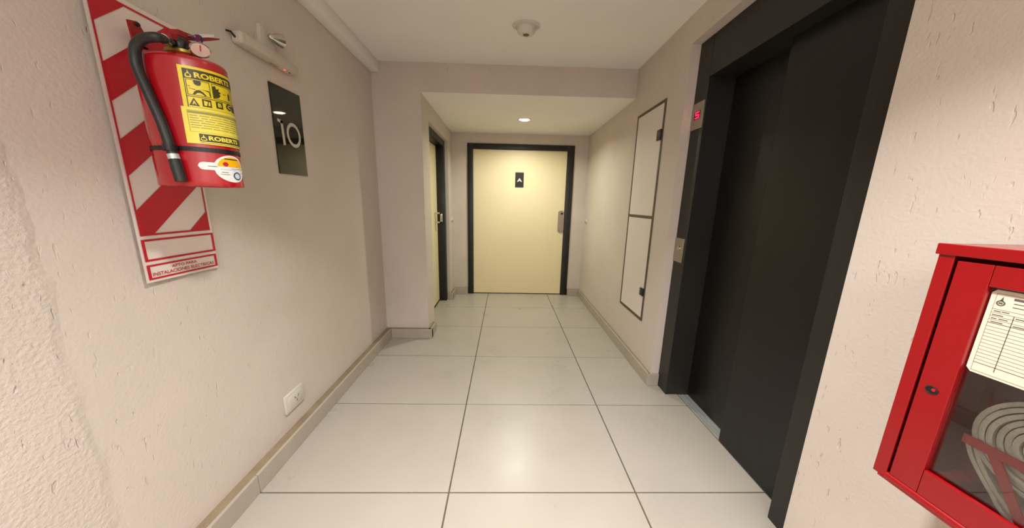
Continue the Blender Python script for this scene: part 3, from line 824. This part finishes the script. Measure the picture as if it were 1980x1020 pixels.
# disc as vertical strips so it follows the tank
ns = 24
for i in range(ns):
    a, b = uc - ru + 2 * ru * i / ns, uc - ru + 2 * ru * (i + 1) / ns
    ha = rv * math.sqrt(max(0, 1 - ((a - uc) / ru) ** 2)); hb = rv * math.sqrt(max(0, 1 - ((b - uc) / ru) ** 2))
    P.poly([(a, vc - ha), (b, vc - hb), (b, vc + hb), (a, vc + ha)], 0.0006)
ns = 10
for i in range(ns):
    a, b = -58.5 + 24 * i / ns, -58.5 + 24 * (i + 1) / ns
    e = lambda u: 0.0105 * math.sqrt(max(0, min(1, 1 - (max(0, -50.5 - u) / 8.0) ** 2)))
    P.poly([(a, 1.3655 - e(a)), (b, 1.3655 - e(b)), (b, 1.3655 + e(b)), (a, 1.3655 + e(a))], 0.0007)
st = P.m.build('service_sticker', 'sticker', fe, True); st['label'] = 'white round service sticker with side tab'
P = Print(on_cyl)
for i in range(12):
    a, b = -33 + 48 * i / 12, -33 + 48 * (i + 1) / 12
    hf = lambda u: 0.0275 * math.sqrt(max(0, 1 - ((u + 9) / 24.5) ** 2))
    P.poly([(a, 1.3675), (b, 1.3675), (b, 1.3675 + hf(b)), (a, 1.3675 + hf(a))], 0.0011)
P.m.build('amber_half', 'amber', st)
P = Print(on_cyl); P.disc(-1, 1.3415, 7.5, 0.0095, 0.0011).rect(-30, -3, 1.3575, 1.3615, 0.0010, nu=6); P.m.build('pale_patch', 'paleblue', st)
P = Print(on_cyl); P.ring(-1.5, 1.3420, 8.5, 0.0115, 0.72, 0.0015); P.m.build('blue_ring', 'blue', st)
P = Print(on_cyl)
P.rect(-22, 4, 1.3875, 1.3905, 0.0015, nu=5).rect(-46, -34, 1.3645, 1.3658, 0.0015, nu=3).rect(-29, -18, 1.3500, 1.3512, 0.0012, nu=3).rect(-31, -16, 1.3440, 1.3449, 0.0012, nu=3).rect(8, 15, 1.3500, 1.3508, 0.0012).rect(-12, 16, 1.3620, 1.3628, 0.0015, nu=5)
P.m.build('sticker_print', 'olive', st)['kind'] = 'stuff'
P = Print(on_cyl); P.disc(-21, 1.3740, 4.5, 0.006, 0.0015); P.m.build('sticker_emblem', 'redprint', st)

# ------------------------------------------------------------------ fire hose cabinet on the right wall
CX = 0.8743
cy1, cy0, cz0, cz1 = 0.5783, -0.02, 0.6868, 1.2204
fc = empty('hose_cabinet', (XR, 0.28, cz0), 'red glass-fronted fire hose cabinet on the right wall', 'fire hose cabinet')
t = 0.004
cb = MB()
cb.box((XR - t, cy0, cz0), (XR, cy1, cz1))
sh = MB()
sh.box((CX + 0.002, cy1 - t, cz0), (XR - t, cy1, cz1), 0.001).box((CX + 0.002, cy0, cz0), (XR - t, cy0 + t, cz1), 0.001)
sh.box((CX + 0.002, cy0, cz1 - t), (XR - t, cy1, cz1), 0.001).box((CX + 0.002, cy0, cz0), (XR - t, cy1, cz0 + t), 0.001)
rim = 0.0225
sh.box((CX, cy1 - rim, cz0), (CX + t, cy1, cz1 - 0.02), 0.0012).box((CX, cy0, cz0), (CX + t, cy0 + rim, cz1 - 0.02), 0.0012)
sh.build('cabinet_case', 'red', fc)
cb.build('back_plate', 'cabin', fc)
MB().box((CX - 0.004, cy0 - 0.003, cz1 - 0.0215), (CX + 0.012, cy1 + 0.0035, cz1 + 0.0005), 0.0015).build('top_flange', 'red', fc)
lp = MB().tube([(CX + 0.006, cy0, cz0 + 0.006), (CX + 0.006, cy1 - 0.022, cz0 + 0.006)], 0.0085, 14)
lp.box((CX - 0.001, cy0, cz0 - 0.004), (CX + 0.03, cy1 - 0.01, cz0 + 0.003), 0.001)
lp.build('bottom_lip', 'red', fc, True)
# door leaf, a few mm back, with a gap all round
dy1, dy0, dz1, dz0 = 0.5515, cy0 + 0.028, 1.1900, 0.7010
gy1, gz1, gz0 = 0.5065, 1.1512, 0.7580
gy0 = dy0 + 0.047
dm = MB(); xa, xb = CX + 0.0015, CX + 0.010
dm.box((xa, gy1, dz0), (xb, dy1, dz1), 0.001).box((xa, dy0, dz0), (xb, gy0, dz1), 0.001)
dm.box((xa, gy0 + 0.0007, gz1), (xb, gy1 - 0.0007, dz1), 0.001).box((xa, gy0 + 0.0007, dz0), (xb, gy1 - 0.0007, gz0), 0.001)
dm.box((xb, gy1, dz0), (xb + 0.014, gy1 + 0.0015, dz1)).box((xb, gy0 - 0.0015, dz0), (xb + 0.014, gy0, dz1))
dr = dm.build('cabinet_door', 'red', fc)
MB().box((xb + 0.0012, gy0 - 0.012, gz0 - 0.012), (xb + 0.0045, gy1 + 0.012, gz1 + 0.012)).build('glass_pane', 'glass', dr)
lk = MB().tube([(xa - 0.0006, 0.5305 + 0.0085 * math.cos(a * math.pi / 12), 0.9255 + 0.0075 * math.sin(a * math.pi / 12)) for a in range(24)], 0.0013, 6, closed=True)
lk.lathe([(0.0082, 0), (0.0082, -0.001), (0.0, -0.001)], (xa + 0.0006, 0.5305, 0.9255), 'x', n=20).build('door_lock', 'dark', dr, True)
MB().lathe([(0.0035, 0), (0.003, -0.0015), (0.0, -0.002)], (xa, 0.528, 0.9265), 'x', n=14).build('lock_screw', 'redtank', dr, True)

# printed form stuck inside the glass
fx = xb + 0.0002
fy0, fy1, fz0, fz1 = 0.335, 0.5045, 0.988, 1.1475
pts_form = [(fy0, fz0), (fy1 - 0.006, fz0), (fy1, fz0 + 0.007), (fy1, fz1 - 0.006), (fy1 - 0.005, fz1), (fy0, fz1)]
pp = MB().prism([(fx, y, z) for y, z in pts_form], (0.0006, 0, 0)).build('inspection_form', 'paper', dr); pp['label'] = 'cream ruled inspection form'
P = Print(on_right(fx))
H = 0.0002
ul, ur = -0.4985, -0.345
P.frame(ul, ur, fz0 + 0.004, fz1 - 0.006, 0.0004, 0.0006, H)
for k in range(17):
    z = 1.1125 - k * 0.00655
    P.rect(ul, ur, z, z + (0.0011 if k in (4, 16) else 0.0006), H)
P.rect(-0.4735, -0.4725, fz0 + 0.012, 1.106, H)
P.ring(-0.4915, 1.1245, 0.0052, 0.0052, 0.62, H, n=20).poly([(-0.4935, 1.1285), (-0.4895, 1.1285), (-0.4905, 1.137)], H).rect(-0.4938, -0.4893, 1.1228, 1.1262, H)
for a, b, z in ((-0.479, -0.43, 1.133), (-0.478, -0.44, 1.127), (-0.478, -0.452, 1.1205)):
    P.rect(a, b, z, z + (0.0042 if z > 1.13 else 0.0014), H)
for a, b, z in ((-0.496, -0.488, 1.1085), (-0.487, -0.479, 1.109), (-0.4965, -0.484, 1.1015), (-0.4965, -0.49, 1.095), (-0.488, -0.478, 1.0955), (-0.471, -0.455, 1.102), (-0.4955, -0.482, 1.0885), (-0.471, -0.45, 1.0885)):
    P.rect(a, b, z, z + 0.0016, H)
fp = P.m.build('form_print', 'ink', pp); fp['kind'] = 'stuff'

# red cradle that carries the hose
ck = MB()
ck.box((0.9035, 0.27, 0.842), (0.9075, 0.490, 0.860), 0.001).box((0.9035, 0.27, 0.842), (XR - 0.002, 0.276, 0.860), 0.001)
ck.prism([(0.9035, 0.457, 0.842), (0.9035, 0.441, 0.842), (0.9035, 0.385, 0.735), (0.9035, 0.400, 0.735)], (0.003, 0, 0))
ck.build('hose_cradle', 'red', fc)

# coiled hose inside
hc = empty('coiled_fire_hose', (0.945, 0.425, 0.80), 'pale flat canvas hose coiled inside the red cabinet', 'fire hose')
HX, HY, HZ = 0.942, 0.402, 0.880


def band(path, hw, tk, name):
    """flat hose: path of (y, z, ny, nz) with the flat side across X"""
    vs = []; fs = []
    for k, (y, z, ny, nz) in enumerate(path):
        wob = 0.0025 * math.sin(k * 0.11)
        for dr_, dx in ((-tk, -hw), (0, -hw - 0.0012), (tk, -hw), (tk, hw), (-tk, hw)):
            vs.append((HX + dx + wob, y + ny * dr_, z + nz * dr_))
    m = 5
    for k in range(len(path) - 1):
        for q in range(m):
            fs.append([k * m + q, k * m + (q + 1) % m, (k + 1) * m + (q + 1) % m, (k + 1) * m + q])
    fs.append(list(range(m))); fs.append([len(vs) - 1 - i for i in range(m)])
    return MB().add(vs, fs).build(name, 'hose', hc, True, 50)


path = []
for i in range(8 * 40 + 1):
    a = i / 40 * 2 * math.pi + math.pi; r = 0.012 + 0.0098 * i / 40
    path.append((HY + r * math.cos(a), HZ + r * math.sin(a), math.cos(a), math.sin(a)))
band(path, 0.027, 0.0038, 'hose_coil')
for off, nm in ((0.0, 'hose_tail'), (0.010, 'hose_tail')):
    ctl = spline([(0, HY + 0.088 - off, HZ - 0.035), (0, HY + 0.076 - off, HZ - 0.068), (0, HY + 0.046 - off, HZ - 0.11), (0, HY + 0.015 - off, HZ - 0.142 + off), (0, HY - 0.05, HZ - 0.152 + off)], 8)
    pth = []
    for k, p in enumerate(ctl):
        d = (ctl[min(k + 1, len(ctl) - 1)] - ctl[max(k - 1, 0)]).normalized()
        pth.append((p.y, p.z, -d.z, d.y))
    band(pth, 0.026, 0.0034, nm)
